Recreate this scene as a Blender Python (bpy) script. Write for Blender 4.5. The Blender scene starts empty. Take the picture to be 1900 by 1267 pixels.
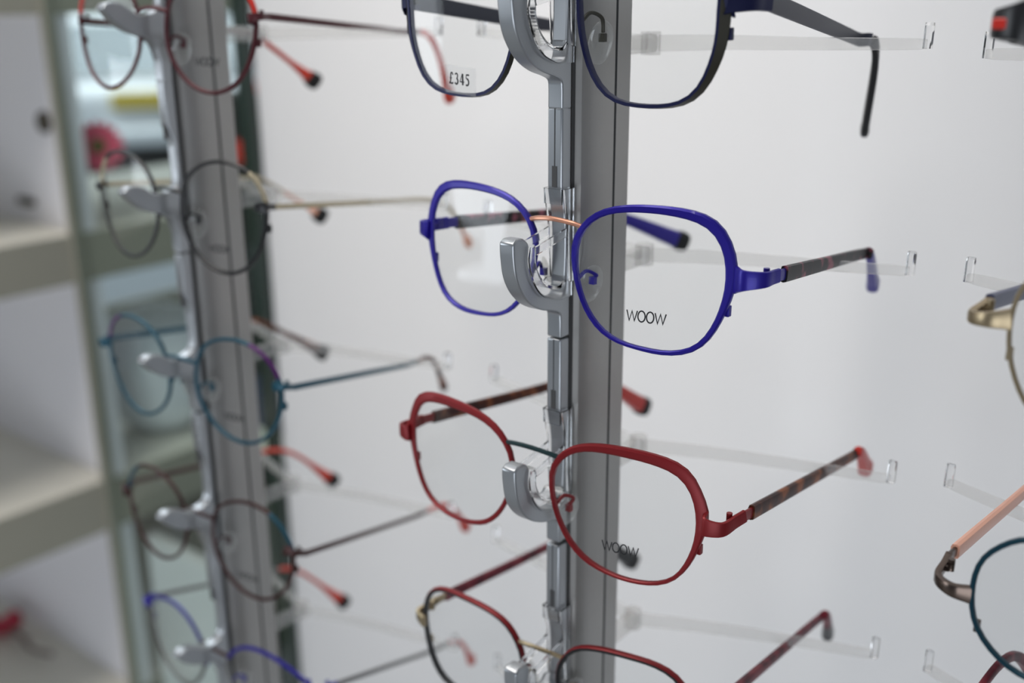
import bpy, bmesh, math, random
from mathutils import Vector, Matrix
random.seed(4)
S = bpy.context.scene
COL = S.collection
EYE = 1.5            # height of the camera above the shop floor; everything below is measured from the camera in x, y
# ---------------------------------------------------------------- camera, world, lights, exposure
cam_d = bpy.data.cameras.new('camera'); cam = bpy.data.objects.new('camera', cam_d); COL.objects.link(cam)
R_ = ((0.7830657, -0.1834644, 0.5942633), (0.6219053, 0.2409287, -0.7451088), (-0.0064741, 0.9530447, 0.3027605))
cam.matrix_world = Matrix.Translation((0, 0, EYE)) @ Matrix(R_).to_4x4()
cam_d.sensor_width = 36.0; cam_d.lens = 2012.8 / 1900 * 36.0
cam_d.clip_start = 0.02; cam_d.clip_end = 200
cam_d.dof.use_dof = True; cam_d.dof.focus_distance = 0.346; cam_d.dof.aperture_fstop = 5.8
S.camera = cam
S.view_settings.view_transform = 'Standard'; S.view_settings.look = 'None'
S.view_settings.gamma = 1.0; S.view_settings.use_curve_mapping = False; S.view_settings.exposure = 0.16
w = bpy.data.worlds.new('world'); S.world = w; w.use_nodes = True
bg = w.node_tree.nodes['Background']; bg.inputs[0].default_value = (0.80, 0.88, 1.0, 1); bg.inputs[1].default_value = 0.24
def area(name, loc, target, size, power, col, sy=None):
    l = bpy.data.lights.new(name, 'AREA'); l.energy = power; l.color = col; l.shape = 'RECTANGLE'; l.size = size; l.size_y = sy or size
    o = bpy.data.objects.new(name, l); COL.objects.link(o); o.location = loc
    o.rotation_euler = (Vector(target) - Vector(loc)).to_track_quat('-Z', 'Y').to_euler(); return o
area('ceiling_panel_light', (-0.75, -0.05, 2.70), (-0.55, 0.30, 1.2), 0.7, 14, (1.0, 0.95, 0.90))
area('shop_window_light', (-3.6, -1.7, 1.5), (-0.3, 0.5, 1.25), 2.0, 62, (0.86, 0.93, 1.0))
area('low_fill_light', (0.9, -2.1, 0.4), (-1.3, 0.5, 0.8), 1.6, 30, (0.86, 0.92, 1.0))  # added fill, no window here: brightens the shelf niches and lower wall
sp = bpy.data.lights.new('ceiling_spot', 'SPOT'); sp.energy = 38; sp.color = (1.0, 0.95, 0.90); sp.spot_size = math.radians(27); sp.spot_blend = 1.0; sp.shadow_soft_size = 0.12
spo = bpy.data.objects.new('ceiling_spot', sp); COL.objects.link(spo); spo.location = (-0.30, -0.55, 2.55); spo.rotation_euler = (Vector((-0.44, 0.6, 1.38)) - spo.location).to_track_quat('-Z', 'Y').to_euler()
area('street_daylight', (-7.0, 3.5, 7.5), (-8.5, 5.5, 0.0), 5.0, 620, (0.86, 0.93, 1.0))
# ---------------------------------------------------------------- materials
def mat(name, col, rough=.5, metal=0., coat=0., trans=0., ior=1.45, noise=0., nscale=30., alpha=1.0, emit=0.):
    m = bpy.data.materials.new(name); m.use_nodes = True; nt = m.node_tree; b = nt.nodes['Principled BSDF']
    b.inputs['Base Color'].default_value = (*col, 1); b.inputs['Roughness'].default_value = rough
    b.inputs['Metallic'].default_value = metal; b.inputs['Coat Weight'].default_value = coat
    b.inputs['Transmission Weight'].default_value = trans; b.inputs['IOR'].default_value = ior
    if emit: b.inputs['Emission Color'].default_value = (*col, 1); b.inputs['Emission Strength'].default_value = emit
    if noise:
        n = nt.nodes.new('ShaderNodeTexNoise'); n.inputs['Scale'].default_value = nscale; n.inputs['Detail'].default_value = 4
        tc = nt.nodes.new('ShaderNodeTexCoord'); nt.links.new(tc.outputs['Object'], n.inputs['Vector'])
        mx = nt.nodes.new('ShaderNodeMix'); mx.data_type = 'RGBA'
        mx.inputs[6].default_value = (*[c * (1 - noise) for c in col], 1); mx.inputs[7].default_value = (*[min(1, c * (1 + noise)) for c in col], 1)
        nt.links.new(n.outputs['Fac'], mx.inputs[0]); nt.links.new(mx.outputs[2], b.inputs['Base Color'])
    return m
def tortoise(name, cols, scale=180., rough=.25):
    m = mat(name, cols[0], rough + .1); nt = m.node_tree; b = nt.nodes['Principled BSDF']; b.inputs['Specular IOR Level'].default_value = .18
    tc = nt.nodes.new('ShaderNodeTexCoord'); n = nt.nodes.new('ShaderNodeTexNoise'); n.inputs['Scale'].default_value = scale; n.inputs['Detail'].default_value = 2
    r = nt.nodes.new('ShaderNodeValToRGB'); e = r.color_ramp; e.elements[0].position = .35; e.elements[1].position = .65
    e.elements[0].color = (*cols[0], 1); e.elements[1].color = (*cols[-1], 1)
    for i, c in enumerate(cols[1:-1]):
        k = e.elements.new(.35 + .3 * (i + 1) / (len(cols) - 1)); k.color = (*c, 1)
    nt.links.new(tc.outputs['Object'], n.inputs['Vector']); nt.links.new(n.outputs['Fac'], r.inputs[0]); nt.links.new(r.outputs[0], b.inputs['Base Color'])
    return m
def glazing(name, tint=(1, 1, 1), refl=1.0, rough=0.0, haze=0.0):
    """thin clear sheet: passes light straight through, mirrors a little at its faces"""
    m = bpy.data.materials.new(name); m.use_nodes = True; nt = m.node_tree; nt.nodes.clear()
    o = nt.nodes.new('ShaderNodeOutputMaterial'); t = nt.nodes.new('ShaderNodeBsdfTransparent'); t.inputs[0].default_value = (*tint, 1)
    g = nt.nodes.new('ShaderNodeBsdfGlossy'); g.inputs['Roughness'].default_value = rough
    lw = nt.nodes.new('ShaderNodeLayerWeight'); lw.inputs[0].default_value = .5
    pw = nt.nodes.new('ShaderNodeMath'); pw.operation = 'POWER'; pw.inputs[1].default_value = 5.0; nt.links.new(lw.outputs['Facing'], pw.inputs[0])
    f = nt.nodes.new('ShaderNodeMath'); f.operation = 'MULTIPLY_ADD'; f.inputs[1].default_value = .8; f.inputs[2].default_value = .035*refl; f.use_clamp = True
    nt.links.new(pw.outputs[0], f.inputs[0])
    x = nt.nodes.new('ShaderNodeMixShader'); nt.links.new(f.outputs[0], x.inputs[0]); nt.links.new(t.outputs[0], x.inputs[1]); nt.links.new(g.outputs[0], x.inputs[2])
    last = x
    if haze:
        d = nt.nodes.new('ShaderNodeBsdfDiffuse'); d.inputs[0].default_value = (.9, .9, .9, 1)
        y = nt.nodes.new('ShaderNodeMixShader'); y.inputs[0].default_value = haze
        nt.links.new(x.outputs[0], y.inputs[1]); nt.links.new(d.outputs[0], y.inputs[2]); last = y
    nt.links.new(last.outputs[0], o.inputs[0]); return m
M = dict(
 wall=mat('white_wall_panel', (.78, .78, .78), .5, noise=.015, nscale=3),
 floor=mat('grey_floor', (.35, .34, .33), .6, noise=.1, nscale=6),
 alu=mat('anodised_aluminium', (.355, .345, .33), .38, .85, noise=.03, nscale=400),
 hook=mat('satin_grey_hook', (.36, .375, .39), .32, .8),
 groove=mat('dark_groove', (.05, .05, .05), .6),
 saddlec=mat('clear_soft_plastic', (.93, .935, .94), .06, trans=1., ior=1.36),
 acryl=mat('clear_acrylic', (.97, .97, .97), .04, trans=1., ior=1.30),
 arm=glazing('frosted_clear_arm', (.955, .95, .94), 1.2, .25, .10),
 bracket=glazing('clear_arm_bracket', (.90, .895, .885), 2.0, .2, .10),
 slatem=mat('dark_slate_metal', (.028, .030, .045), .4, .3),
 lens=glazing('clear_lens', (.97, .975, .975), .5), pad=glazing('clear_nose_pad', (.9, .9, .88), 2.0, .08, .10),
 sticker=glazing('clear_sticker', (.97, .97, .97), .9, .05, .10),
 ink=mat('black_ink', (.01, .01, .012), .5),
 blue=mat('satin_violet_blue', (.013, .005, .24), .38, .35, coat=.1),
 bluedk=mat('violet_blue_sleeve', (.03, .02, .24), .3),
 red=mat('satin_red', (.20, .006, .009), .42, .3),
 navy=mat('satin_navy', (.004, .006, .045), .4, .3),
 olive=mat('dark_olive_side', (.035, .032, .022), .45, .3),
 black=mat('satin_black', (.008, .008, .009), .35), blackm=mat('matt_black_tip', (.006, .006, .006), .6),
 copper=mat('rose_copper', (.62, .30, .20), .3, .6), dgreen=mat('dark_green_metal', (.012, .035, .038), .35, .4),
 gold=mat('pale_gold_metal', (.34, .27, .17), .36, .9), gun=mat('bronze_gunmetal', (.12, .09, .075), .26, .95),
 maroon=mat('satin_maroon', (.06, .008, .012), .4, .3), bright=mat('bright_red', (.50, .022, .012), .35),
 orange=mat('orange_red_tip', (.50, .035, .015), .35), teal=mat('satin_teal', (.008, .065, .10), .35, .3),
 purple=mat('deep_purple', (.07, .006, .10), .35, .2), brown=mat('dark_brown_metal', (.045, .014, .012), .35, .4),
 tealdk=mat('dark_teal_metal', (.006, .040, .062), .32, .5), grey=mat('grey_metal', (.16, .16, .155), .4, .6),
 champagne=mat('champagne_metal', (.46, .40, .28), .35, .7), peach=mat('peach_acetate', (.72, .36, .25), .35, coat=.2),
 slate=mat('slate_blue_acetate', (.03, .04, .10), .3), silver=mat('bright_steel', (.6, .6, .6), .2, 1.),
 tort1=tortoise('black_pink_tortoise', ((.010, .010, .011), (.012, .011, .012), (.016, .012, .013), (.26, .07, .10)), 140),
 tort2=tortoise('amber_brown_tortoise', ((.03, .009, .007), (.06, .016, .008), (.24, .07, .02)), 120),
 wine=tortoise('wine_red_acetate', ((.05, .004, .010), (.11, .008, .018), (.17, .02, .03)), 160),
)
# ---------------------------------------------------------------- mesh helpers (metres, local to the parent)
def link(name, bm, mats, parent=None, loc=None, bevel=0, seg=2, smooth=True):
    me = bpy.data.meshes.new(name); bmesh.ops.recalc_face_normals(bm, faces=bm.faces); bm.to_mesh(me); bm.free()
    for m in (mats if isinstance(mats, (list, tuple)) else [mats]): me.materials.append(m)
    if smooth:
        for p in me.polygons: p.use_smooth = True
    o = bpy.data.objects.new(name, me); COL.objects.link(o)
    if parent: o.parent = parent
    if loc: o.location = loc
    if bevel:
        b = o.modifiers.new('bevel', 'BEVEL'); b.width = bevel; b.segments = seg; b.limit_method = 'ANGLE'; b.angle_limit = math.radians(35)
        me.set_sharp_from_angle(angle=math.radians(50)) if hasattr(me, 'set_sharp_from_angle') else None
    elif smooth and hasattr(me, 'set_sharp_from_angle'): me.set_sharp_from_angle(angle=math.radians(27))
    return o
def empty(name, loc, rot=None):
    o = bpy.data.objects.new(name, None); COL.objects.link(o); o.empty_display_size = .02
    o.matrix_world = Matrix.Translation(loc) @ (rot.to_4x4() if rot else Matrix.Identity(4)); return o
def tag(o, label, cat, group=None):
    o['label'] = label; o['category'] = cat
    if group: o['group'] = group
    return o
def struct(o): o['kind'] = 'structure'; return o
def box(bm, a, b, mi=0):
    x0, y0, z0 = a; x1, y1, z1 = b
    v = [bm.verts.new(p) for p in ((x0,y0,z0),(x1,y0,z0),(x1,y1,z0),(x0,y1,z0),(x0,y0,z1),(x1,y0,z1),(x1,y1,z1),(x0,y1,z1))]
    for f in ((0,1,2,3),(4,5,6,7),(0,1,5,4),(1,2,6,5),(2,3,7,6),(3,0,4,7)): bm.faces.new([v[i] for i in f]).material_index = mi
def boxo(name, a, b, m, parent=None, bevel=0, mid=None):
    """box between corners a and b; origin at its base centre"""
    c = Vector(((a[0]+b[0])/2, (a[1]+b[1])/2, min(a[2], b[2])))
    bm = bmesh.new(); box(bm, Vector(a)-c, Vector(b)-c); return link(name, bm, m, parent, c, bevel, smooth=bevel > 0)
def loft(bm, secs, close_path=False, cap=True, mi=None):
    rows = [[bm.verts.new(p) for p in s] for s in secs]; n = len(rows[0]); m = len(rows)
    for i in range(m if close_path else m - 1):
        for j in range(n):
            f = bm.faces.new((rows[i][j], rows[i][(j+1) % n], rows[(i+1) % m][(j+1) % n], rows[(i+1) % m][j]))
            if mi: f.material_index = mi(i, j)
    if cap and not close_path:
        a = bm.faces.new(rows[0][::-1]); b = bm.faces.new(rows[-1])
        if mi: a.material_index = mi(0, 0); b.material_index = mi(m - 2, 0)
def spline(pts, n=6):
    P = [Vector(p) for p in pts]; out = []
    for i in range(len(P) - 1):
        a, b = P[i], P[i+1]; p0 = P[i-1] if i else a*2-b; p3 = P[i+2] if i+2 < len(P) else b*2-a
        for k in range(n):
            t = k / n; out.append(.5*((2*a) + (b-p0)*t + (2*p0-5*a+4*b-p3)*t*t + (3*a-p0-3*b+p3)*t*t*t))
    out.append(P[-1]); return out
def bar(bm, path, wid, hei, up=(0, 0, 1), k=10, mi=None, sq=.55):
    """rounded bar along path; wid / hei are numbers or functions of t in 0..1 (half sizes)"""
    up = Vector(up); secs = []; N = len(path)
    for i, p in enumerate(path):
        t = (path[min(i+1, N-1)] - path[max(i-1, 0)]).normalized()
        s = t.cross(up)
        if s.length < .05: s = t.cross(Vector((0, -1, 0)))
        s.normalize(); u = s.cross(t).normalized(); f = i / (N - 1)
        a = wid(f) if callable(wid) else wid; b = hei(f) if callable(hei) else hei; row = []
        for j in range(k):
            an = 2*math.pi*(j+.5)/k; c, d = math.cos(an), math.sin(an)
            row.append(p + s*(a*math.copysign(abs(c)**sq, c)) + u*(b*math.copysign(abs(d)**sq, d)))
        secs.append(row)
    loft(bm, secs, mi=mi)
def prism(bm, poly, x0, x1, mi=0):
    """polygon in (y, z) extruded along x"""
    A = [bm.verts.new((x0, y, z)) for y, z in poly]; B = [bm.verts.new((x1, y, z)) for y, z in poly]; n = len(poly)
    bm.faces.new(A[::-1]).material_index = mi; bm.faces.new(B).material_index = mi
    for i in range(n): bm.faces.new((A[i], A[(i+1) % n], B[(i+1) % n], B[i])).material_index = mi
GEO = {
 'blue': {"P":[-211.19,287.27,-78.0,0.0,0.0395,1.7491],"c":[35.49,-8.38],"ro":[28.07,28.75,29.38,29.81,30.08,30.2,29.79,28.69,27.29,25.99,24.99,24.34,24.03,24.04,24.36,24.96,25.82,26.79,27.75,28.59,29.26,29.6,29.32,28.56,27.75,27.12,26.7,26.39,26.17,26.0,25.81,25.48,25.0,24.47,23.99,23.74,23.81,24.2,24.79,25.52,26.3,26.95,27.23,27.14,26.93,26.84,26.99,27.42],"ri":[25.19,25.55,25.99,26.44,26.74,26.73,26.19,25.12,23.9,22.84,22.08,21.62,21.42,21.5,21.88,22.52,23.41,24.47,25.57,26.47,27.06,27.25,26.96,26.36,25.79,25.36,25.03,24.77,24.59,24.4,24.21,23.94,23.54,23.1,22.71,22.44,22.4,22.69,23.24,23.89,24.56,25.15,25.42,25.34,25.1,24.9,24.84,24.94],"R":[[72.7,8.8,-3.7],[73.8,16.6,-3.3],[63.0,115.0,-12.3],[63.9,120.9,-13.7],[56.7,148.2,-30.9]],"L":[[-68.1,8.8,-4.4],[-61.6,16.6,-3.1],[-62.1,115.0,-9.8],[-52.6,122.8,-12.3],[-37.2,154.0,-26.0]]},
 'red': {"P":[-214.09,278.14,-157.93,0.0079,0.0037,1.7054],"c":[37.2,-8.7],"ro":[28.0,28.95,29.55,29.64,29.75,30.02,29.88,28.96,27.64,26.41,25.48,24.9,24.62,24.68,25.06,25.76,26.72,27.85,28.97,29.83,30.44,30.69,30.39,29.63,28.81,28.14,27.59,27.18,26.9,26.7,26.46,26.08,25.59,25.05,24.65,24.48,24.53,24.74,25.14,25.69,26.31,26.81,27.0,26.92,26.77,26.7,26.81,27.23],"ri":[24.96,25.22,25.57,25.93,26.24,26.29,25.8,24.73,23.5,22.47,21.72,21.26,21.13,21.31,21.81,22.61,23.69,24.96,26.22,27.33,28.19,28.66,28.5,27.88,27.17,26.57,26.05,25.59,25.2,24.86,24.54,24.21,23.85,23.49,23.24,23.15,23.2,23.39,23.76,24.3,24.9,25.38,25.56,25.38,25.08,24.86,24.78,24.81],"R":[[71.2,8.0,-5.4],[74.6,17.0,-3.0],[71.6,118.0,-18.1],[72.6,125.0,-17.9],[67.9,148.0,-34.4]],"L":[[-70.1,8.0,-5.2],[-66.6,17.0,-3.3],[-55.6,118.0,-11.3],[-48.7,126.0,-15.6],[-47.7,156.0,-35.6]]},
 'n1': {"P":[-213.29,285.44,0.0,0.0146,-0.0144,0.2806],"c":[37.0,-3.9],"ro":[25.57,25.87,26.7,27.88,29.06,29.82,30.2,30.37,30.36,30.04,29.42,28.95,28.82,28.89,29.16,29.77,30.55,31.01,30.92,30.2,29.07,27.87,26.78,26.01,25.66,25.63,25.83,26.2,26.8,27.62,28.51,29.32,29.84,29.87,29.51,29.09,28.9,28.98,29.32,29.7,29.79,29.36,28.57,27.73,27.07,26.53,26.04,25.68],"R":[[66.8,7.0,-1.1],[68.4,16.0,-1.9],[58.5,112.0,-17.0],[62.2,122.0,-21.2],[50.5,150.0,-54.9]],"L":[[-66.8,7.0,-1.1],[-68.4,16.0,-1.9],[-64.8,112.0,-15.7],[-68.7,122.0,-19.6],[-75.8,150.0,-53.7]]},
 'r2': {"P":[-429.29,286.64,-85.0,0.0946,0.0265,2.0362],"c":[32.0,-7.8],"ro":[23.17,23.7,24.4,25.09,25.59,25.89,26.08,26.16,26.03,25.71,25.37,25.09,24.86,24.7,24.62,24.65,24.74,24.88,24.97,24.95,24.69,24.23,23.84,23.61,23.5,23.5,23.51,23.51,23.44,23.44,23.54,23.75,24.01,24.26,24.51,24.76,24.95,25.05,24.99,24.81,24.51,24.14,23.7,23.28,22.94,22.75,22.7,22.84],"R":[[56.2,6.0,-1.0],[53.9,14.0,-2.2],[62.3,112.0,-10.8],[70.3,122.0,-16.1],[66.6,144.0,-38.2]],"L":[[-57.9,6.0,-1.1],[-61.7,14.0,-2.0],[-64,105,-9.5],[-54.8,114.0,-10.8],[-39.2,144.0,-34.2]]},
 'r3': {"P":[-429.61,284.32,-160.0,0.0846,-0.0103,1.4353],"c":[35.0,-13.9],"ro":[25.66,26.1,26.54,26.8,26.92,26.95,26.87,26.68,26.44,26.17,25.93,25.68,25.49,25.41,25.5,25.72,25.96,26.13,26.22,26.19,26.01,25.73,25.57,25.55,25.55,25.52,25.44,25.27,25.1,24.92,24.8,24.7,24.7,24.79,24.95,25.13,25.3,25.39,25.39,25.28,25.15,24.98,24.85,24.75,24.71,24.78,24.98,25.28],"R":[[63.2,6.0,-7.0],[61.7,14.0,-9.9],[50.3,108.0,-29.4],[57.6,120.0,-28.2],[50.3,140.0,-52.3]],"L":[[-68.4,6.0,-7.5],[-72.0,14.0,-9.1],[-79.9,108.0,-26.0],[-67.7,118.0,-27.6],[-40.5,140.0,-48.4]]},
 'r4': {"P":[-429.45,285.19,-240.0,0.0544,0.0193,1.1727],"c":[36.2,-15.4],"ro":[25.94,26.42,26.79,26.84,26.69,26.54,26.44,26.34,26.18,25.97,25.7,25.46,25.29,25.25,25.33,25.56,25.93,26.36,26.8,27.1,27.15,26.9,26.54,26.26,26.02,25.74,25.43,25.18,25.03,24.9,24.87,24.89,24.92,24.98,25.07,25.2,25.3,25.38,25.4,25.35,25.22,25.16,25.15,25.16,25.17,25.16,25.27,25.53],"R":[[63.1,6.0,-9.9],[62.6,14.0,-13.5],[50.0,108.0,-34.7],[63.6,120.0,-28.6],[59.7,142.0,-52.2]],"L":[[-68.2,6.0,-10.6],[-69.8,14.0,-10.8],[-80,100,-27.3],[-60.9,118.0,-26.1],[-46.5,142.0,-51.0]]},
 'r1': {"P":[-428.26,287.15,-6.61,0.149,0.0702,2.2378],"c":[31.0,-7.6],"ro":[22.37,22.89,23.57,24.26,24.76,25.06,25.24,25.33,25.23,24.93,24.59,24.3,24.06,23.9,23.84,23.89,24.0,24.16,24.26,24.25,24.0,23.54,23.14,22.91,22.8,22.79,22.8,22.78,22.7,22.67,22.76,22.97,23.21,23.46,23.72,23.96,24.15,24.24,24.14,23.94,23.63,23.29,22.88,22.49,22.17,21.98,21.92,22.05],"R":[[57.1,6.0,-0.1],[55.2,14.0,0.3],[54.3,108.0,-1.7],[65.5,120.0,-4.7],[62.9,142.0,-33.9]],"L":[[-53.0,6.0,-2.1],[-56.5,14.0,-2.2],[-41.4,106.0,-3.7],[-39.1,118.0,-9.7],[-27.5,142.0,-28.4]]},
 'r5': {"P":[-428.94,285.92,-320.0,-0.0031,0.0082,1.7424],"c":[39.9,-15.4],"ro":[30.44,30.91,31.1,30.55,29.31,27.62,26.09,24.98,24.2,23.73,23.56,23.59,23.8,24.25,24.85,25.55,26.38,27.23,28.1,28.89,29.61,30.34,30.82,30.59,29.85,28.99,28.18,27.29,26.45,25.93,25.76,25.6,25.1,24.6,24.34,24.14,23.89,23.76,23.89,24.34,25.03,25.89,26.86,27.7,28.4,29.03,29.56,30.01],"R":[[76,8,0.1],[77,16,0.5],[61.4,100.0,-30.6],[67.5,116.0,-29.9],[54.8,142.0,-61.1]],"L":[[-70.7,6.0,-2.7],[-74.2,14.0,-5.3],[-88,95,-33],[-73.3,116.0,-33.2],[-56.5,142.0,-62.9]]},
 'n4': {"P":[-214.74,284.05,-240.0,0.0783,-0.0225,1.5638],"c":[34.2,-10.2],"ro":[25.65,26.15,26.69,27.25,27.75,28.08,27.95,27.23,26.18,25.1,24.2,23.62,23.4,23.52,23.96,24.67,25.59,26.57,27.28,27.51,27.5,27.36,27.0,26.41,25.69,24.96,24.43,24.03,23.48,22.98,22.77,22.82,22.8,22.53,22.33,22.46,22.83,23.2,23.54,24.09,24.92,25.72,26.12,26.06,25.78,25.51,25.31,25.34],"R":[[68.2,8.0,1.4],[69.4,17.0,0.7],[70.5,112.0,-20.1],[72.4,119.0,-20.6],[67.2,142.0,-44.5]],"L":[[-64.2,7.0,-5.3],[-60.0,15.0,-1.6],[-52.8,112.0,-15.1],[-45.2,120.0,-17.5],[-39.1,150.0,-43.1]]},
 'g2': {"P":[-8.0,285.0,-80.0,0.0,0.03,1.6],"c":[35.0,-3.5],"ro":[24.42,24.68,25.04,25.46,25.76,25.84,25.64,25.31,24.96,24.74,24.68,24.52,24.31,24.34,24.7,25.07,25.09,25.07,25.31,25.51,25.23,24.81,24.58,24.39,24.0,23.7,23.71,23.8,23.57,23.09,22.79,22.84,23.11,23.27,23.21,23.26,23.65,24.22,24.63,24.83,25.12,25.42,25.31,24.91,24.56,24.36,24.28,24.31],"L":[[-69,8,-1.5],[-67,17,1.2],[-64,118,-8],[-62,126,-12],[-56,152,-38]],"R":[[69,8,-1.5],[67,17,1.2],[64,118,-8],[62,126,-12],[56,152,-38]]},
 'g3': {"P":[-8.0,285.0,-157.0,0.0,0.03,1.6],"c":[35.0,-1.2],"ro":[24.99,25.0,25.01,24.83,24.42,23.98,23.62,23.24,22.7,22.02,21.51,21.34,21.43,21.55,21.6,21.82,22.36,23.06,23.63,24.17,24.71,24.95,24.84,24.73,24.56,24.04,23.56,23.38,23.26,22.79,22.13,21.66,21.52,21.58,21.55,21.42,21.48,21.87,22.55,23.27,23.85,24.33,24.77,25.18,25.44,25.46,25.29,25.09],"L":[[-69.5,9,-3.5],[-70,20,-1],[-66,110,-6],[-64,120,-10],[-58,150,-36]],"R":[[69.5,9,-3.5],[70,20,-1],[66,110,-6],[64,120,-10],[58,150,-36]]},
 'g4': {"P":[-8,285,-236,0,0.03,1.6],"c":[34.2,-10.2],"ro":[25.65,26.15,26.69,27.25,27.75,28.08,27.95,27.23,26.18,25.1,24.2,23.62,23.4,23.52,23.96,24.67,25.59,26.57,27.28,27.51,27.5,27.36,27.0,26.41,25.69,24.96,24.43,24.03,23.48,22.98,22.77,22.82,22.8,22.53,22.33,22.46,22.83,23.2,23.54,24.09,24.92,25.72,26.12,26.06,25.78,25.51,25.31,25.34],"R":[[69,8,3],[69,17,5],[61,66,21],[58,88,12.5],[52,120,-20]],"L":[[-69,8,3],[-69,17,5],[-61,66,21],[-58,88,12.5],[-52,120,-20]]},
}






TN = [((-0.3116, 0.371, -0.0145), (-0.1218, 0.371, -0.0156)), ((-0.3094, 0.371, -0.0939), (-0.1197, 0.371, -0.0913)), ((-0.3071, 0.371, -0.1714), (-0.1185, 0.371, -0.1694)), ((-0.307, 0.371, -0.2553), (-0.1176, 0.371, -0.2433))]
TG = [((-0.1028, 0.371, -0.0182), None), ((-0.1001, 0.371, -0.0906), None), ((-0.0982, 0.371, -0.1652), None), ((-0.0974, 0.371, -0.2409), None)]
# ---------------------------------------------------------------- spectacles
NS = 48
def lens_pt(g, i, r, dy=0.):
    a = 2*math.pi*i/NS; x = g['c'][0] + r*math.cos(a); z = g['c'][1] + r*math.sin(a)
    return x, g['P'][5]*x*x/1000. + dy, z          # millimetres
def rim_y(g, x): return g['P'][5]*x*x/1000.
SEC = ((.22, 0), (.78, 0), (1, .22), (1, .78), (.8, 1), (.2, 1), (0, .78), (0, .22))
CHAMFER = ((.06, 0), (.34, 0), (.97, .72), (1, .85), (.8, 1), (.2, 1), (0, .85), (0, .15))
def ring(bm, g, sgn, ro, ri, depth, mi, shape=SEC):
    def sec(i):
        o, n = ro[i], ri[i]; w_ = o - n; row = []; sh_ = shape
        if shape is CHAMFER: u1 = min(.78, 1.15/w_); sh_ = (CHAMFER[0], (u1, 0), (max(.97, u1), .72)) + CHAMFER[3:]
        for u, v in sh_:
            x, y, z = lens_pt(g, i, n + w_*u, depth*v); row.append(Vector((sgn*x, y, z))/1000)
        return row
    loft(bm, [sec(i) for i in range(NS)], True, mi=mi)
def stroke(bm, g, pts, hw, dy=-.06):
    """flat printed stroke on the lens front, pts in mm (x, z)"""
    L = []; n = len(pts); closed = (pts[0] == pts[-1])
    for i, (x, z) in enumerate(pts):
        if closed: a = pts[(i-1) % (n-1)]; b = pts[(i+1) % (n-1)]
        else: a = pts[max(i-1, 0)]; b = pts[min(i+1, n-1)]
        d1 = Vector((x-a[0], z-a[1])); d2 = Vector((b[0]-x, b[1]-z))
        if d1.length < 1e-6: d1 = d2
        if d2.length < 1e-6: d2 = d1
        d1.normalize(); d2.normalize(); t = (d1+d2)
        if t.length < 1e-3: t = d1
        t.normalize(); nn = Vector((-t[1], t[0])); q = hw/max(.45, abs(t.dot(d1)))
        L.append((x+nn[0]*q, z+nn[1]*q, x-nn[0]*q, z-nn[1]*q))
    P = [[Vector((a, rim_y(g, a)+dy, b))/1000, Vector((c, rim_y(g, c)+dy, d))/1000, Vector((c, rim_y(g, c)+dy+.05, d))/1000, Vector((a, rim_y(g, a)+dy+.05, b))/1000] for a, b, c, d in L]
    loft(bm, P, cap=True)
def lettering_woow(parent, g, x0, z0, wdt, slope=0.):
    bm = bmesh.new(); h = wdt*.25; cw = wdt/13.4
    def W(x): return [(x, h), (x+.95*cw, 0), (x+1.85*cw, h*.93), (x+2.75*cw, 0), (x+3.7*cw, h)]
    def O(x): return [(x + 1.24*cw*(1+math.cos(a)), h/2 + h*.53*math.sin(a)) for a in [k*math.pi/12 for k in range(24)]] + [(x + 2.48*cw, h/2)]
    for p in (W(0), O(3.95*cw), O(6.9*cw), W(9.75*cw)):
        p = [(x0 + a, z0 + b + slope*a) for a, b in p]; stroke(bm, g, p, .23 if wdt > 13 else .25)
    o = link('printed_lettering', bm, M['ink'], parent, smooth=False); o['label'] = 'small black WOOW lettering printed on the lens'; return o
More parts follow.
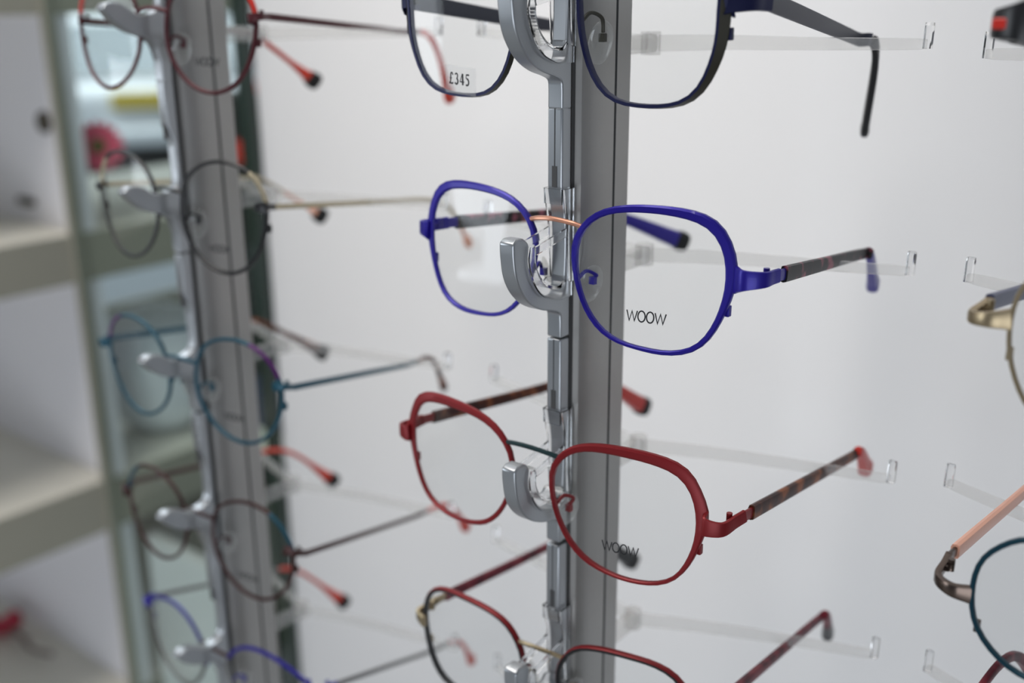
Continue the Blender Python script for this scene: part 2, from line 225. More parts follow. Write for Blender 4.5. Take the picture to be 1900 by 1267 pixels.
def price(parent, g):
    """clear sticker with a serif price, on the left lens"""
    bm = bmesh.new(); x0, x1, za, zb = -43.0, -29.4, -31.2, -21.9
    pts = [(x0, za), (x1, za), (x1, zb), (x0, zb)]
    A = [bm.verts.new(Vector((x, rim_y(g, x)-.10, z-.07*(x-x0)))/1000) for x, z in pts]; B = [bm.verts.new(Vector((x, rim_y(g, x)-.02, z-.07*(x-x0)))/1000) for x, z in pts]
    bm.faces.new(A); bm.faces.new(B[::-1])
    for i in range(4): bm.faces.new((A[i], B[i], B[(i+1) % 4], A[(i+1) % 4]))
    st = link('price_sticker', bm, M['sticker'], parent, smooth=False)
    bm = bmesh.new()
    def S_(pts, w_, ox): stroke(bm, g, [(-41.3+ox+a*.9, -28.2+b*1.0-.06*(ox+a)) for a, b in pts], w_, -.16)
    arc = lambda cx, cz, rx, rz, a0, a1, n=10: [(cx+rx*math.cos(math.radians(a0+(a1-a0)*k/n)), cz+rz*math.sin(math.radians(a0+(a1-a0)*k/n))) for k in range(n+1)]
    # pound sign
    S_(arc(1.45, 3.05, .50, .75, 0, 170)+[(.95, 2.2), (.85, 1.2), (.6, .5), (.15, .15)], .24, 0); S_([(.1, .2), (.9, .35), (1.5, .15), (2.1, .55)], .26, 0); S_([(.35, 2.0), (1.5, 2.0)], .13, 0)
    # 3
    S_(arc(.95, 2.95, .62, .75, 160, -70), .24, 2.55); S_(arc(.85, 1.15, .78, 1.0, 80, -150), .30, 2.55)
    # 4
    S_([(1.4, 0), (1.4, 3.8)], .36, 4.95); S_([(1.3, 3.8), (.0, 1.1)], .13, 4.95); S_([(.0, 1.1), (2.15, 1.1)], .20, 4.95)
    # 5
    S_([(.45, 3.6), (1.9, 3.6)], .26, 7.45); S_([(.5, 3.7), (.3, 2.25)], .14, 7.45); S_(arc(.75, 1.2, .85, 1.1, 100, -130), .29, 7.45)
    o = link('price_lettering', bm, M['ink'], st, smooth=False); o['label'] = 'black serif price £345'
def spectacles(key, label, st, group='spectacle frames on the display rods'):
    g = GEO[key]; P = g['P']; yaw, tilt = P[3], P[4]
    L = Matrix.Rotation(-yaw, 3, 'Z'); L = Matrix.Rotation(tilt, 3, 'X') @ L     # world -> local
    root = empty('spectacle_frame', (P[0]/1000, P[1]/1000, P[2]/1000 + EYE), L.transposed())
    tag(root, label, 'glasses', group)
    rim_w, depth = st.get('rim', 1.7), st.get('depth', 1.8)
    ro = g['ro']
    if 'ri' in g: ri = [min(a, b-1.1) for a, b in zip(g['ri'], g['ro'])]
    else:
        ro = [r + rim_w/2 + .05 for r in g['ro']]; ri = [r - rim_w for r in ro]
        if st.get('outer'): ro = list(g['ro']); ri = [r - rim_w*(1+st.get('swell', 0)*max(0, math.cos(2*math.pi*i/NS))**2) for i, r in enumerate(ro)]
    mats = [M[k] for k in st['mats']]; mf = st.get('mf', lambda i, j: 0)
    root_rims = []
    for sgn, side in ((-1, 'L'), (1, 'R')):
        bm = bmesh.new(); ring(bm, g, sgn, ro, ri, depth, mf, CHAMFER if st.get('chamfer') else SEC); rim = link('rim', bm, mats, root); root_rims.append(rim)
        # lens: slightly domed solid sheet held in the rim
        bm = bmesh.new(); fr = []; bk = []
        for rr in (.0, .35, .7, 1.0):
            if rr == 0: fr.append([bm.verts.new(Vector((sgn*g['c'][0], rim_y(g, g['c'][0])-.25, g['c'][1]))/1000)]); bk.append([bm.verts.new(Vector((sgn*g['c'][0], rim_y(g, g['c'][0])+1.25, g['c'][1]))/1000)]); continue
            f_, b_ = [], []
            for i in range(NS):
                x, y, z = lens_pt(g, i, (ri[i]+.25)*rr, 0); dome = -.5*(1-rr*rr)
                f_.append(bm.verts.new(Vector((sgn*x, y+.3+dome, z))/1000)); b_.append(bm.verts.new(Vector((sgn*x, y+1.5+dome, z))/1000))
            fr.append(f_); bk.append(b_)
        for lay in (fr, bk):
            for i in range(NS): bm.faces.new((lay[0][0], lay[1][i], lay[1][(i+1) % NS]))
            for q in (1, 2):
                for i in range(NS): bm.faces.new((lay[q][i], lay[q+1][i], lay[q+1][(i+1) % NS], lay[q][(i+1) % NS]))
        for i in range(NS): bm.faces.new((fr[3][i], bk[3][i], bk[3][(i+1) % NS], fr[3][(i+1) % NS]))
        lens = link('lens', bm, M['lens'], root)
        if side == 'R' and st.get('text'): lettering_woow(lens, g, *st['text'])
        # temple arm
        T = [Vector(p)/1000 for p in g[side]]
        hz = T[0].z*1000; ih = min(range(NS), key=lambda i: abs(lens_pt(g, i, ro[i])[2]-hz) + (100 if math.cos(2*math.pi*i/NS) < .3 else 0))
        x, y, z = lens_pt(g, ih, ro[ih]-.5, depth*.5); rp = Vector((sgn*x, y, z))/1000
        mid = Vector((T[0].x*.93, (T[0].y+rp.y)/2 - .0025, (T[0].z+rp.z)/2)); eh = st.get('end_h', 2.0)/1000
        bm = bmesh.new(); path = spline([rp, mid, T[0], T[0].lerp(T[1], .6), T[1]], 5)
        bar(bm, path, st.get('end_w', .8)/1000, lambda t: eh*(1 + 1.0*(1-t)**3), sq=.4)
        link('end_piece', bm, M[st['end']], root)
        # hinge barrels and closing block on the inside
        hx = T[1].lerp(T[0], .45); inn = Vector((-sgn*.0020, 0, 0)); bm = bmesh.new()
        for k in (-1, 0, 1): bmesh.ops.create_cone(bm, cap_ends=True, segments=12, radius1=.0010, radius2=.0010, depth=.0011, matrix=Matrix.Translation(hx+inn+Vector((0, 0, .0013*k+.0008))))
        box(bm, hx+inn*.5+Vector((-.0009, -.002, -.0008)), hx+inn*.5+Vector((.0009, .002, .0008)))
        link('hinge', bm, M[st.get('hinge', st['end'])], root)
        bm = bmesh.new(); i2 = (ih - 3) % NS; x, y, z = lens_pt(g, i2, ro[i2]-.2, depth+.6); c = Vector((sgn*x, y, z))/1000
        box(bm, c-Vector((.0008, .0010, .0018)), c+Vector((.0008, .0010, .0018))); link('rim_lock', bm, M[st['end']], root, bevel=.0003)
        # arm: slim metal start, sleeve from fraction s0 of the length, curved end
        full = spline([T[1].lerp(T[0], .1)] + [T[1].lerp(T[2], .5)] + T[2:], 8)
        h0, h1 = st.get('arm_h', (1.6, 1.3)); w0 = st.get('arm_w', .7)
        s0 = st.get('sleeve', .7); n = len(full); cut = st['cut'] if 'cut' in st else int(s0*(n-1))
        bm = bmesh.new()
        if cut >= 1:
            bar(bm, full[:cut+1], w0/1000, lambda t: (h0 + (h1-h0)*t*cut/(n-1))/1000); arm = link('temple_arm', bm, M[st['arm']], root)
        bm = bmesh.new(); th = st.get('tip_h', (1.9, 1.5, 3.0)); tw = st.get('tip_w', (1.2, 1.1, 2.0))
        def prof(a): return lambda t: (a[0] + (a[1]-a[0])*min(1, t/.6) + (a[2]-a[1])*max(0, (t-.6)/.4)**1.5)/1000
        tipm = [M[st['tip']], M[st.get('tip2', st['tip'])]]
        if side == 'L' and st.get('flare', 1): th = (th[0], th[1], 4.3); tw = (tw[0], tw[1], 3.9)
        m_ = n - cut; sw = st.get('tip2_at', 2)
        bar(bm, full[cut:], prof(tw), prof(th), mi=lambda i, j: 1 if i/m_ > sw else 0)
        tp = link('temple_sleeve', bm, tipm, root)
        e0 = full[-2]; e1 = full[-1]; d = (e1-e0).normalized()
        bm = bmesh.new(); bar(bm, [e1-d*.0050, e1-d*.0015, e1+d*.0008, e1+d*.0018], lambda t: tw[2]/1000*(.95+.2*min(1, 3*t)-.3*t**3), lambda t: th[2]/1000*(.95+.2*min(1, 3*t)-.3*t**3), sq=.65); link('tip_cap', bm, M['blackm' if side == 'L' else st.get('tip2', st['tip'])], tp)
        # nose pad: wire arm from the inner rim, small box and clear pad
        ip = min(range(NS), key=lambda i: abs(i-25)); x, y, z = lens_pt(g, ip, ro[ip]-.6, depth); a0 = Vector((sgn*x, y, z))/1000
        po_ = st.get('pad', (.0012, .0070, -.0015)); pc = a0 + Vector((sgn*po_[0], po_[1], po_[2]))
        bm = bmesh.new(); bar(bm, spline([a0, a0+Vector((sgn*.0008, .0035, .0022)), a0+Vector((sgn*.0026, .0070, .0005)), pc+Vector((sgn*.0006, -.0006, .0016))], 6), .0006, .0006, k=8)
        box(bm, pc-Vector((.0011, .0009, .0013)), pc+Vector((.0011, .0009, .0013)))
        pa = link('nose_pad_arm', bm, M[st['arm_wire']] if 'arm_wire' in st else M[st['end']], root, bevel=.00025)
        bm = bmesh.new(); bmesh.ops.create_uvsphere(bm, u_segments=20, v_segments=12, radius=1)
        for v in bm.verts: v.co = Vector((v.co.x*.0012, v.co.y*.0044, v.co.z*(.0080 if v.co.z < 0 else .0066)))
        bmesh.ops.rotate(bm, verts=bm.verts, matrix=Matrix.Rotation(-sgn*.55, 3, 'Z') @ Matrix.Rotation(sgn*.28, 3, 'Y'))
        bmesh.ops.translate(bm, verts=bm.verts, vec=pc+Vector((-sgn*.0012, .0008, -.0010)))
        link('nose_pad', bm, M['pad'], root)
    # bridge
    ib = st.get('bridge_i', 21); x, y, z = lens_pt(g, ib, ro[ib]-.3, depth*.5); a = Vector((-x, y, z))/1000; b = Vector((x, y, z))/1000
    up = st.get('bridge_up', .0012); fw = Vector((0, -.0014, up))
    bm = bmesh.new(); r_ = st.get('bridge_r', .9)/1000
    bar(bm, spline([a, a.lerp(b, .2)+fw*.8, a.lerp(b, .5)+fw*1.25, a.lerp(b, .8)+fw*.8, b], 6), r_, r_*1.05, k=10, sq=.8)
    link('bridge', bm, M[st['bridge']], root)
    if st.get('price'): price(root, g)
    return root
top = lambda i, a, b: a <= (i*360/NS) <= b
spectacles('blue', 'violet blue spectacle frame with copper bridge and black-pink arms on the nearer rod', dict(
    mats=['blue'], end='blue', arm='blue', tip='tort1', tip2='bluedk', tip2_at=.66, bridge='copper', depth=2.0, sleeve=.08, cut=1, end_h=2.3, end_w=.75, arm_h=(1.9, 1.9), arm_w=.7,
    tip_h=(2.7, 2.0, 3.2), tip_w=(1.25, 1.2, 2.4), text=(29.3, -22.3, 13.6, .03), bridge_i=20, bridge_r=.8, hinge='bluedk'))
spectacles('red', 'red spectacle frame with dark green bridge and brown arms, below the violet blue one', dict(
    mats=['red'], end='red', arm='red', tip='tort2', tip2='bright', tip2_at=.62, bridge='dgreen', pad=(.0010, .0065, -.0035), depth=2.0, sleeve=.08, cut=1, end_h=2.3, end_w=.75, arm_h=(1.9, 1.9),
    tip_h=(2.6, 1.9, 3.6), tip_w=(1.25, 1.2, 2.8), text=(29.9, -22.9, 13.4, .03), bridge_i=20, bridge_r=.8))
spectacles('n1', 'navy metal spectacle frame with a £345 price sticker, topmost on the nearer rod', dict(
    mats=['navy', 'olive'], mf=lambda i, j: 1 if j in (1, 2, 3, 4) else 0, outer=True, chamfer=True, rim=1.5, swell=1.5, end='navy', arm='slatem', arm_wire='olive', tip='black', bridge='navy', depth=2.6,
    sleeve=.66, end_h=3.0, end_w=.9, arm_h=(3.0, 2.0), arm_w=.6, tip_h=(2.1, 2.2, 2.3), tip_w=(1.2, 1.5, 1.6), price=True, pad=(.0020, .0085, -.0055), flare=0, bridge_i=21, bridge_r=1.1, hinge='black'))
spectacles('n4', 'black spectacle frame with red outer edge and gold bridge, lowest on the nearer rod', dict(
    mats=['black', 'red'], mf=lambda i, j: 1 if (j in (1, 2, 3, 4) and top(i, 15, 190)) else 0, rim=1.9, end='gold', arm='gold', tip='wine', tip2='black', tip2_at=.82, bridge='gold', depth=2.6,
    sleeve=.04, end_h=1.7, end_w=.9, arm_h=(1.6, 1.6), tip_h=(2.2, 1.8, 3.4), tip_w=(1.4, 1.2, 2.4), bridge_i=20, bridge_r=.8))
spectacles('r1', 'maroon round spectacle frame with bright red upper corner, topmost on the farther rod', dict(
    mats=['maroon', 'bright'], mf=lambda i, j: 1 if top(i, 10, 60) else 0, end='maroon', arm='maroon', tip='orange', bridge='maroon', sleeve=.68, end_h=1.4, arm_h=(1.5, 1.1),
    tip_h=(1.5, 1.4, 3.2), tip_w=(1.1, 1.2, 2.4), text=(24.0, -20.4, 12.4), bridge_i=21))
spectacles('r2', 'black round spectacle frame with gold upper corner and champagne arms, on the farther rod', dict(
    mats=['black', 'champagne'], mf=lambda i, j: 1 if top(i, 8, 50) else 0, end='black', arm='champagne', tip='peach', bridge='black', sleeve=.72, cut=27, end_h=1.4, arm_h=(1.3, 1.0),
    tip_h=(1.2, 1.1, 2.4), tip_w=(1.0, 1.0, 1.8), text=(24.0, -23.4, 12.4), bridge_i=21))
spectacles('r3', 'teal round spectacle frame with purple upper corner and teal arms', dict(
    mats=['teal', 'purple'], mf=lambda i, j: 1 if top(i, 18, 62) else 0, end='teal', arm='teal', tip='tort2', bridge='teal', sleeve=.62, end_h=1.4, arm_h=(1.6, 1.2),
    tip_h=(1.3, 1.3, 2.4), tip_w=(1.0, 1.1, 1.8), text=(26.6, -28.4, 12.6), bridge_i=21))
spectacles('r4', 'dark brown round spectacle frame with teal upper corner and orange red arm tips', dict(
    mats=['brown', 'teal'], mf=lambda i, j: 1 if top(i, 12, 56) else 0, end='brown', arm='brown', tip='orange', bridge='brown', sleeve=.62, end_h=1.5, arm_h=(1.5, 1.1),
    tip_h=(1.3, 1.3, 3.0), tip_w=(1.0, 1.1, 2.2), text=(27.0, -31.5, 12.8), bridge_i=21))
spectacles('r5', 'angular spectacle frame with blue brow and grey lower rims, lowest on the farther rod', dict(
    mats=['grey', 'blue'], mf=lambda i, j: 1 if top(i, 20, 150) else 0, rim=2.0, end='blue', arm='grey', tip='orange', bridge='brown', sleeve=.66, end_h=1.6, arm_h=(1.4, 1.1),
    tip_h=(1.3, 1.3, 3.0), tip_w=(1.0, 1.1, 2.2), bridge_i=21))
spectacles('g2', 'pale gold round spectacle frame with slate blue arms, at the right edge', dict(
    mats=['gold'], outer=True, rim=1.2, depth=1.6, end='gold', arm='gold', tip='slate', bridge='gold', sleeve=.03, end_h=1.5, end_w=1.2, tip_h=(2.4, 2.0, 3.0), tip_w=(1.3, 1.2, 2.0), bridge_i=21))
spectacles('g3', 'dark teal spectacle frame with gunmetal end piece and peach arms at the right edge', dict(
    mats=['tealdk'], outer=True, rim=1.5, depth=2.0, end='gun', arm='gun', tip='peach', tip2='grey', tip2_at=.45, bridge='gun', sleeve=.06, end_h=1.4, end_w=1.1, tip_h=(2.3, 2.0, 3.0), tip_w=(1.4, 1.2, 2.0), bridge_i=21))
spectacles('g4', 'spectacle frame of which only one curved wine red arm shows, at the lower right corner', dict(
    mats=['black'], rim=1.9, end='gold', arm='gold', tip='wine', bridge='gold', sleeve=.04, end_h=1.7, tip_h=(1.9, 1.7, 3.0), tip_w=(1.3, 1.2, 2.0), bridge_i=20))
GEO['g1'] = dict(GEO['n1'], P=[-8, 285, -2, 0, .03, 1.6])
GEO['g1']['L'] = [[-71.5, 9, -5], [-72, 19, -6], [-66, 115, -14], [-64, 124, -18], [-56, 152, -50]]; GEO['g1']['R'] = [[-a, b, c] for a, b, c in GEO['g1']['L']]
g1 = spectacles('g1', 'chunky black spectacle frame with red inlaid end piece at the upper right corner', dict(
    mats=['black'], outer=True, rim=4.0, depth=3.5, end='black', arm='black', tip='black', bridge='black', sleeve=.05, end_h=3.3, end_w=1.8, tip_h=(3.4, 2.6, 3.0), tip_w=(1.8, 1.5, 1.8), bridge_i=21, bridge_r=1.8))
for s in (-1, 1):
    bm = bmesh.new(); box(bm, (min(s*.0585, s*.0722), .0048, -.0062), (max(s*.0585, s*.0722), .0062, -.0035)); link('red_inlay', bm, M['bright'], g1, bevel=.0004)['label'] = 'bright red inlay strip'
# ---------------------------------------------------------------- display rods
PITCH = .0787
def arcpts(pts, n=5): return [(v.x, v.y) for v in spline([(a, b, 0) for a, b in pts], n)]
def hook_poly():
    """side view (y, z) of one strip section with its J hook, relative to rod y=0 at .2955 and row z=0"""
    outer = arcpts([(-.0315, .0190), (-.0313, .0140), (-.0300, .0072), (-.0268, .0015), (-.0218, -.0032), (-.0160, -.0062), (-.0098, -.0080), (-.0062, -.0096), (-.0056, -.0125)])
    inner = arcpts([(-.0232, .0172), (-.0236, .0110), (-.0208, .0046), (-.0165, -.0002), (-.0115, -.0026), (-.0070, -.0036), (-.0042, -.0022), (-.0034, .0030)])
    strip = arcpts([(-.0034, .0030), (-.0030, .0120), (-.0034, .0220), (-.0056, .0340)])
    return outer + [(-.0056, -.0188), (-.0004, -.0188), (-.0004, .0595), (-.0056, .0595)] + strip[::-1] + inner[::-1][1:] + [(-.0242, .0186), (-.0262, .0200), (-.0295, .0202)]
def shallow_hook_poly():
    """lower, flatter hook of the farther rod"""
    outer = arcpts([(-.0312, .0128), (-.0277, .0085), (-.0237, .0052), (-.0188, .0025), (-.0122, .0004), (-.0080, -.0030), (-.0058, -.0100)])
    upper = arcpts([(-.0030, .0330), (-.0030, .0150), (-.0060, .0112), (-.0105, .0098), (-.0135, .0100), (-.0164, .0107), (-.0205, .0137), (-.0255, .0153), (-.0296, .0146)])
    return outer + [(-.0056, -.0188), (-.0004, -.0188), (-.0004, .0595), (-.0056, .0595), (-.0056, .0400)] + upper
def saddle_bm():
    bm = bmesh.new(); hw = .0036
    po = arcpts([(-.0236, .0168), (-.0246, .0120), (-.0222, .0048), (-.0176, -.0006), (-.0120, -.0032), (-.0070, -.0042), (-.0012, -.0040)])
    pi = arcpts([(-.0214, .0162), (-.0214, .0112), (-.0192, .0058), (-.0150, .0018), (-.0110, .0002), (-.0074, .0000), (-.0046, .0020)])
    for s in (-1, 1):                                # side flanges
        prism(bm, po + [(-.0012, .0010)] + pi[::-1], s*hw, s*(hw+.0008))
        prism(bm, [(-.0060, .0330), (-.0004, .0330), (-.0004, .0010), (-.0020, .0010), (-.0030, .0100), (-.0036, .0220)], s*hw, s*(hw+.0008))
        prism(bm, [(-.0214, .0162), (-.0204, .0136), (-.0040, .0168), (-.0040, .0196)], s*hw*.86, s*(hw*.86+.0008))
    fr = arcpts([(-.0214, .0162), (-.0214, .0112), (-.0192, .0058), (-.0150, .0018), (-.0110, .0002), (-.0074, .0000), (-.0046, .0020)])
    prism(bm, fr + [(a+.0006, b+.0009) for a, b in fr[::-1]], -hw, hw)           # trough the bridge lies in
    prism(bm, [(-.0066, .0330), (-.0058, .0330), (-.0058, .0280), (-.0066, .0280)], -hw, hw)
    return bm
def display_rod(label, X, rows, zlo, zhi, tips, y0=.2955, hw=.0030, shallow=False):
    root = empty('display_rod', (X, y0, EYE + zlo)); tag(root, label, 'display rod', 'aluminium display rods on the wall')
    off = -zlo
    half = [(.0026, .0003), (.0030, .0016), (.0052, .0022), (.0068, .0048), (.0078, .0090), (.0080, .0130), (.0080, .0173), (.0071, .0175), (.0071, .0184), (.0080, .0186), (.0080, .0268), (.0070, .0278)]
    prof = half + [(-a, b) for a, b in half[::-1]]
    bm = bmesh.new(); n = len(prof)
    loft(bm, [[Vector((a, b, z)) for a, b in prof] for z in (0, zhi - zlo)], mi=lambda i, j: 1 if (j in (6, 7, 8) or n-2-j in (6, 7, 8) or j in (0, n-2)) else 0)
    link('rod_profile', bm, [M['alu'], M['groove']], root)
    hp = shallow_hook_poly() if shallow else hook_poly()
    for k, zr in enumerate(rows):
        bm = bmesh.new(); prism(bm, hp, -hw, hw)
        h = link('frame_hook', bm, M['hook'], root, (0, 0, zr + off), bevel=.0007, seg=3)
        bm = bmesh.new(); prism(bm, [(a, b) for a, b in arcpts([(-.00575, .0405), (-.00575, .0370), (-.00575, .0335)])] + [(-.0050, .0335), (-.0050, .0405)], -.0010, .0010); link('lock_slot', bm, M['groove'], h, smooth=False)
        bm = bmesh.new(); prism(bm, [(-.00575, .0405), (-.00575, .0592), (-.0054, .0592), (-.0054, .0405)], -.00012, .00012); link('mould_seam', bm, M['groove'], h, smooth=False)
        if not shallow: s = link('clear_saddle', saddle_bm(), M['saddlec'], h, smooth=False)
        # pair of clear arms behind the rod
        bm = bmesh.new(); bar(bm, [Vector((0, .0278, 0)), Vector((0, .040, 0)), Vector((0, .0525, 0))], .0030, .0034, sq=.5)
        bmesh.ops.create_cone(bm, cap_ends=True, segments=16, radius1=.0036, radius2=.0036, depth=.008, matrix=Matrix.Translation((0, .0525, 0)))
        link('arm_bracket', bm, M['bracket'], root, (0, 0, zr + off))
        for sg, tp in zip((-1, 1), tips[k]):
            if tp is None: continue
            x_, y_, z_ = (tp[0]-X, tp[1]-y0, tp[2]-zr)
            bm = bmesh.new(); a = Vector((sg*.003, .0535, 0)); b = Vector((x_, y_, z_)); m = a.lerp(b, .55) + Vector((0, .0015, 0))
            path = spline([a, a.lerp(b, .25)+Vector((0, .001, .0003)), m, a.lerp(b, .92), b], 6)
            bar(bm, path, .0014, lambda t: .0029 - .0014*t, sq=.4)
            na = len(bm.faces); bar(bm, [b+Vector((0, 0, -.0014)), b+Vector((0, .0002, .003)), b+Vector((0, .0004, .0058)), b+Vector((0, .0004, .0068))], lambda t: .0014, lambda t: .0016 if t < .9 else .0010, up=(0, 1, 0), sq=.4, mi=lambda i, j: 1)
            link('clear_arm', bm, [M['arm'], M['acryl']], root, (0, 0, zr + off))
    return root
RZ = [-.0162, -.0939, -.1727, -.2525, -.3300]
XN, XF, XG = -.2127, -.4308, -.0050
def pair(X, z, dx=0, dyl=0, dyr=0, dz=0): return ((X-.0945+dx, .371+dyl, z+.0015+dz), (X+.0945+dx, .371+dyr, z+.0015+dz))
display_rod('nearer aluminium display rod in the middle, carrying the violet blue and red frames', XN, [RZ[0]+PITCH] + RZ, -.46, .16,
    [pair(XN, RZ[0]+PITCH)] + [TN[k] for k in range(4)] + [pair(XN, RZ[4])])
display_rod('farther aluminium display rod on the left, carrying the round frames', XF, [RZ[0]+PITCH] + RZ + [RZ[4]-PITCH], -.46, .16,
    [pair(XF, RZ[0]+PITCH)] + [pair(XF, z) for z in RZ] + [pair(XF, RZ[4]-PITCH)], shallow=True)
display_rod('aluminium display rod beyond the right edge, only the tips of its clear arms show', XG, [RZ[0]] + RZ[1:4], -.42, .12,
    [TG[k] for k in range(4)])
# ---------------------------------------------------------------- wall, glass panel, shelving, street
E = EYE
struct(boxo('wall_back', (-.752, .60, 0), (3.2, .68, 3.0), M['wall']))
struct(boxo('floor', (-2.2, -4.0, -.05), (3.2, 2.2, 0), M['floor']))
M.update(darktaupe=mat('dark_taupe_insert', (.075, .08, .07), .5), edge=mat('green_glass_edge', (.004, .020, .012), .15, coat=.5), cream=mat('cream_laminate', (.78, .76, .68), .5, noise=.02, nscale=8), olive_edge=mat('taupe_laminate_edge', (.34, .325, .265), .5, noise=.04, nscale=12),
    white=mat('white_laminate', (.86, .85, .88), .45), blackpanel=mat('black_panel', (.008, .009, .009), .4), pane=glazing('clear_glass_panel', (.93, .97, .95), .35),
    asphalt=mat('asphalt', (.22, .24, .26), .8, noise=.15, nscale=20), carwhite=mat('white_car_paint', (.80, .83, .86), .25, coat=.6), carglass=mat('dark_car_glass', (.10, .15, .18), .08, coat=.5),
    tyre=mat('tyre_rubber_and_shade', (.012, .012, .012), .7), plate=mat('yellow_number_plate', (.75, .55, .03), .4), facade=mat('pale_render_facade', (.55, .60, .62), .8, noise=.08, nscale=1.5), facadewin=mat('facade_window', (.10, .14, .16), .1),
    pink=mat('pink_petals', (.80, .10, .18), .55, noise=.2, nscale=60), core=mat('green_brown_core', (.16, .13, .03), .8), stem=mat('grey_brown_stem', (.16, .12, .10), .7), redpet=mat('dark_red_petals', (.42, .03, .06), .5),
    bluegrey=mat('pale_blue_grey_box', (.62, .72, .80), .4), knob=mat('dark_bronze_knob', (.10, .09, .07), .4, .5), tail=mat('red_tail_lamp', (.6, .03, .02), .3))
gp = empty('glass_panel', (-.906, .594, E-.9)); tag(gp, 'tall clear glass panel with dark green right edge, standing behind the farther rod', 'glass panel')
boxo('glass_sheet', (-.152, -.004, 0), (.1405, .004, 1.6), M['pane'], gp)
boxo('glass_edge', (.1405, -.0045, 0), (.154, .0045, 1.6), M['edge'], gp)['label'] = 'dark green polished edge'
boxo('edge_channel', (-.160, -.006, 0), (-.152, .006, 1.6), M['olive_edge'], gp)
# shelving unit: fronts in the plane x = XS, running away from the camera
XS = -1.062; sh = empty('shelf_unit', (XS-.2, .35, 0)); tag(sh, 'cream and taupe open shelf unit along the left side', 'shelf unit')
def shp(name, a, b, m, bev=0): return boxo(name, (a[0]-XS+.2, a[1]-.35, a[2]+E), (b[0]-XS+.2, b[1]-.35, b[2]+E), m, sh, bev)
for zt, zb in ((.04, -.014), (-.236, -.288), (-.520, -.580), (-.80, -.86)):
    shp('shelf_board', (XS-.36, -.35, zb), (XS-.004, 1.15, zt), M['cream']); f = shp('board_front', (XS-.004, -.35, zb), (XS, 1.15, zt), M['olive_edge']); f['label'] = 'taupe front edge of the shelf board'
for zt, zb in ((-.014, -.236), (-.288, -.520), (-.580, -.80), (.40, .04)):
    shp('side_panel', (XS-.36, .600, zb), (XS-.002, .618, zt), M['white'])
shp('back_panel', (XS-.372, -.35, -.92), (XS-.36, .618, .40), M['white'])
shp('back_panel', (XS-.372, .618, -.92), (XS-.36, 1.15, -.43), M['olive_edge'])
kb = bmesh.new(); bmesh.ops.create_cone(kb, cap_ends=True, segments=24, radius1=.012, radius2=.010, depth=.006, matrix=Matrix.Rotation(math.pi/2, 4, 'X')); k_ = link('cable_grommet', kb, M['knob'], sh, bevel=.001); k_.location = (XS-.040-XS+.2, .5965-.35, -.122+E)
shp('catch_plate', (XS-.115, .594, -.216), (XS-.085, .600, -.208), M['knob'], .001)
tag(boxo('low_white_panel', (-1.05, .625, 0), (-.84, .64, E-.600), M['white'], bevel=.002), 'low white board standing behind the glass panel', 'board')
bp = empty('black_display_panel', (-.862, .665, 0)); tag(bp, 'tall narrow black panel standing behind the right edge of the glass panel', 'panel')
boxo('panel_board', (-.068, -.012, 0), (.067, .012, E-.085), M['blackpanel'], bp, .002); boxo('red_lamp', (-.015, -.016, E-.150), (.020, -.012, E-.128), M['tail'], bp, .002)['label'] = 'small red lamp'
boxo('slate_insert', (-.06, -.016, E-.42), (.05, -.012, E-.365), M['slate'], bp, .001); boxo('cream_insert', (-.06, -.016, E-.45), (.05, -.012, E-.42), M['cream'], bp, .001); boxo('taupe_insert', (-.06, -.016, .2), (.05, -.012, E-.50), M['darktaupe'], bp, .001)
def flower(name, label, loc, r, m, n=16, face=(.85, -.5, .2), group=None, stem_h=.06):
    t = empty(name, (loc[0], loc[1], loc[2]-stem_h)); tag(t, label, 'flower', group)
    q = Vector(face).to_track_quat('Z', 'Y').to_matrix(); c = Vector((0, 0, stem_h))
    for layer, rr, tilt in ((0, r, .25), (1, r*.72, .55)):
        for k in range(n):
            a = 2*math.pi*(k+.5*layer)/n; bm = bmesh.new(); bmesh.ops.create_uvsphere(bm, u_segments=10, v_segments=6, radius=1)
            for v in bm.verts: v.co = Vector((v.co.x*rr*.5+rr*.5, v.co.y*rr*.2, v.co.z*rr*.04 + .2*rr*tilt*(v.co.x+1)))
            bmesh.ops.rotate(bm, verts=bm.verts, matrix=q @ Matrix.Rotation(a, 3, 'Z')); bmesh.ops.translate(bm, verts=bm.verts, vec=c); link('petal', bm, M[m], t)
    bm = bmesh.new(); bmesh.ops.create_uvsphere(bm, u_segments=14, v_segments=8, radius=r*.30)
    for v in bm.verts: v.co.z *= .5
    bmesh.ops.rotate(bm, verts=bm.verts, matrix=q); bmesh.ops.translate(bm, verts=bm.verts, vec=c + q @ Vector((0, 0, r*.12))); link('flower_centre', bm, M['core'], t)
    bm = bmesh.new(); bar(bm, spline([c, c*.6+Vector((-.004, .002, 0)), Vector((0, 0, 0))], 5), .0016, .0016, k=8, sq=1); link('stem', bm, M['stem'], t)
    return t
flower('artificial_flower', 'pink flower with green brown centre standing on the shelf behind the glass panel', (-1.092, .650, E-.152), .028, 'pink', stem_h=.084)
tw = empty('dried_twig', (-1.25, .555, E-.80)); tag(tw, 'grey dried twig with dark red blossoms lying in the lowest shelf niche', 'twig')
# car and buildings across the street
car = empty('parked_car', (-6.9, 4.55, 0), Matrix.Rotation(math.radians(-33), 3, 'Z')); tag(car, 'white car with yellow number plate parked in the street outside', 'car')
def carpart(name, secs, m, bev=.0):
    bm = bmesh.new(); loft(bm, [[Vector(p) for p in s] for s in secs]); return link(name, bm, m, car, bevel=bev, seg=2)
def rect(x, y, z0, z1): return [(x, -y, z0), (x, y, z0), (x, y, z1), (x, -y, z1)]
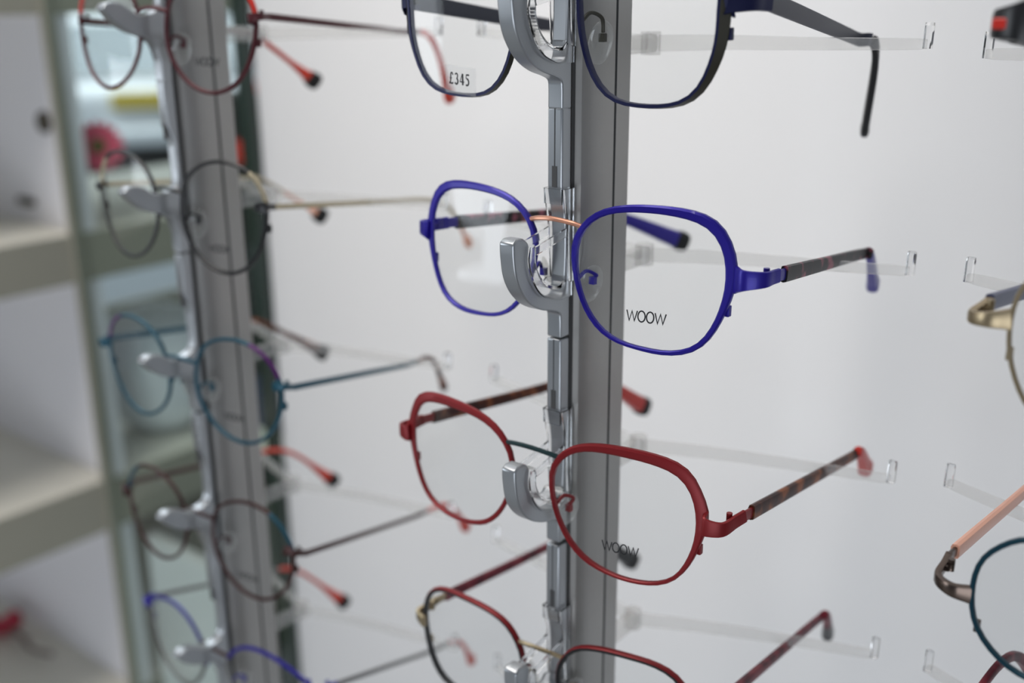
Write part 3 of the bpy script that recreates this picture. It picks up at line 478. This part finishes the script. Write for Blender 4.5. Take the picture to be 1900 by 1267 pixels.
# car axis: +x towards the shop (rear end), length 4.1, width 1.75
carpart('car_body', [rect(.0, .78, .52, .82), rect(-.10, .86, .50, .95), rect(-1.0, .88, .28, .98), rect(-3.2, .88, .28, .93), rect(-3.9, .84, .30, .80), rect(-4.05, .72, .36, .66)], M['carwhite'], .05)
carpart('car_cabin', [rect(-.12, .70, .93, .98), rect(-.42, .62, .93, 1.40), rect(-1.2, .62, .93, 1.46), rect(-2.1, .60, .93, 1.38), rect(-2.9, .66, .90, .95)], M['carwhite'], .05)
carpart('rear_window', [[(-.13, -.58, 1.0), (-.13, .58, 1.0), (-.36, .52, 1.34), (-.36, -.52, 1.34)], [(-.15, -.58, 1.0), (-.15, .58, 1.0), (-.38, .52, 1.34), (-.38, -.52, 1.34)]], M['carglass'])
carpart('under_car_shade', [rect(.04, .74, .30, .50), rect(-.02, .84, .28, .50), rect(-.6, .86, .28, .50)], M['tyre'], .02)  # black block stands in for the shade in the gap under the car
carpart('rear_bumper', [rect(.06, .74, .50, .62), rect(.0, .86, .50, .64), rect(-.3, .88, .50, .64)], M['carwhite'], .03)
boxo('number_plate', (.0, -.26, .77), (.035, .26, .88), M['plate'], car, .005)['label'] = 'yellow rear number plate'
for s in (-1, 1):
    boxo('tail_lamp', (-.06, s*.74-.09, .72), (.02, s*.74+.09, .92), M['tail'], car, .01)
    for x in (-.75, -3.2):
        bm = bmesh.new(); bmesh.ops.create_cone(bm, cap_ends=True, segments=28, radius1=.31, radius2=.31, depth=.2, matrix=Matrix.Rotation(math.pi/2, 4, 'X')); link('wheel', bm, M['tyre'], car, (x, s*.80, .31), bevel=.03)
g_ = boxo('ground', (-60, -30, -.12), (3, 60, -.06), M['asphalt']); struct(g_)
hs = empty('terrace_building', (-15.5, 9.5, -.06), Matrix.Rotation(math.radians(-30), 3, 'Z')); tag(hs, 'pale grey building across the street behind the parked car', 'building')
boxo('wall', (-3, -9, 0), (0, 9, 6), M['facade'], hs)
for y in (-7.5, -4.5, -1.5, 1.5, 4.5, 7.5):
    for z in (.9, 3.6): w_ = boxo('window', (.0, y-.7, z), (.05, y+.7, z+1.3), M['white'], hs); boxo('window_pane', (.04, -.6, .1), (.06, .6, 1.2), M['facadewin'], w_)
# things on the shelf behind the glass
def lathe(name, prof, m, loc, label, cat, n=28):
    bm = bmesh.new(); loft(bm, [[Vector((r*math.cos(2*math.pi*k/n), r*math.sin(2*math.pi*k/n), z)) for k in range(n)] for r, z in prof]); return tag(link(name, bm, m, None, loc), label, cat)
lathe('white_bowl', [(.03, 0), (.055, .02), (.075, .06), (.078, .10), (.06, .14), (.03, .155), (.005, .16)], M['carwhite'], (-1.16, .735, E-.520), 'rounded white lidded bowl on the middle shelf board behind the glass', 'bowl')
tag(boxo('gift_box', (-1.26, .86, E-.520), (-1.12, 1.0, E-.335), M['bluegrey'], bevel=.003), 'pale blue grey box on the middle shelf board behind the farther rod', 'box')
bm = bmesh.new(); bar(bm, spline([(-.06, .0, .010), (-.02, .005, .016), (.02, 0, .012), (.055, .008, .014)], 6), .003, .003, k=8, sq=1)
link('branch', bm, M['stem'], tw); bm = bmesh.new(); bar(bm, spline([(-.03, 0, .014), (-.01, -.01, .030), (.02, .0, .026)], 5), .002, .002, k=8, sq=1); link('branch', bm, M['stem'], tw)
for p in ((-.055, .0, .014), (-.045, .012, .022), (-.068, -.012, .018)):
    bm = bmesh.new(); bmesh.ops.create_icosphere(bm, subdivisions=2, radius=.013)
    for v in bm.verts: v.co *= random.uniform(.8, 1.15)
    bmesh.ops.translate(bm, verts=bm.verts, vec=p); link('blossom', bm, M['redpet'], tw)
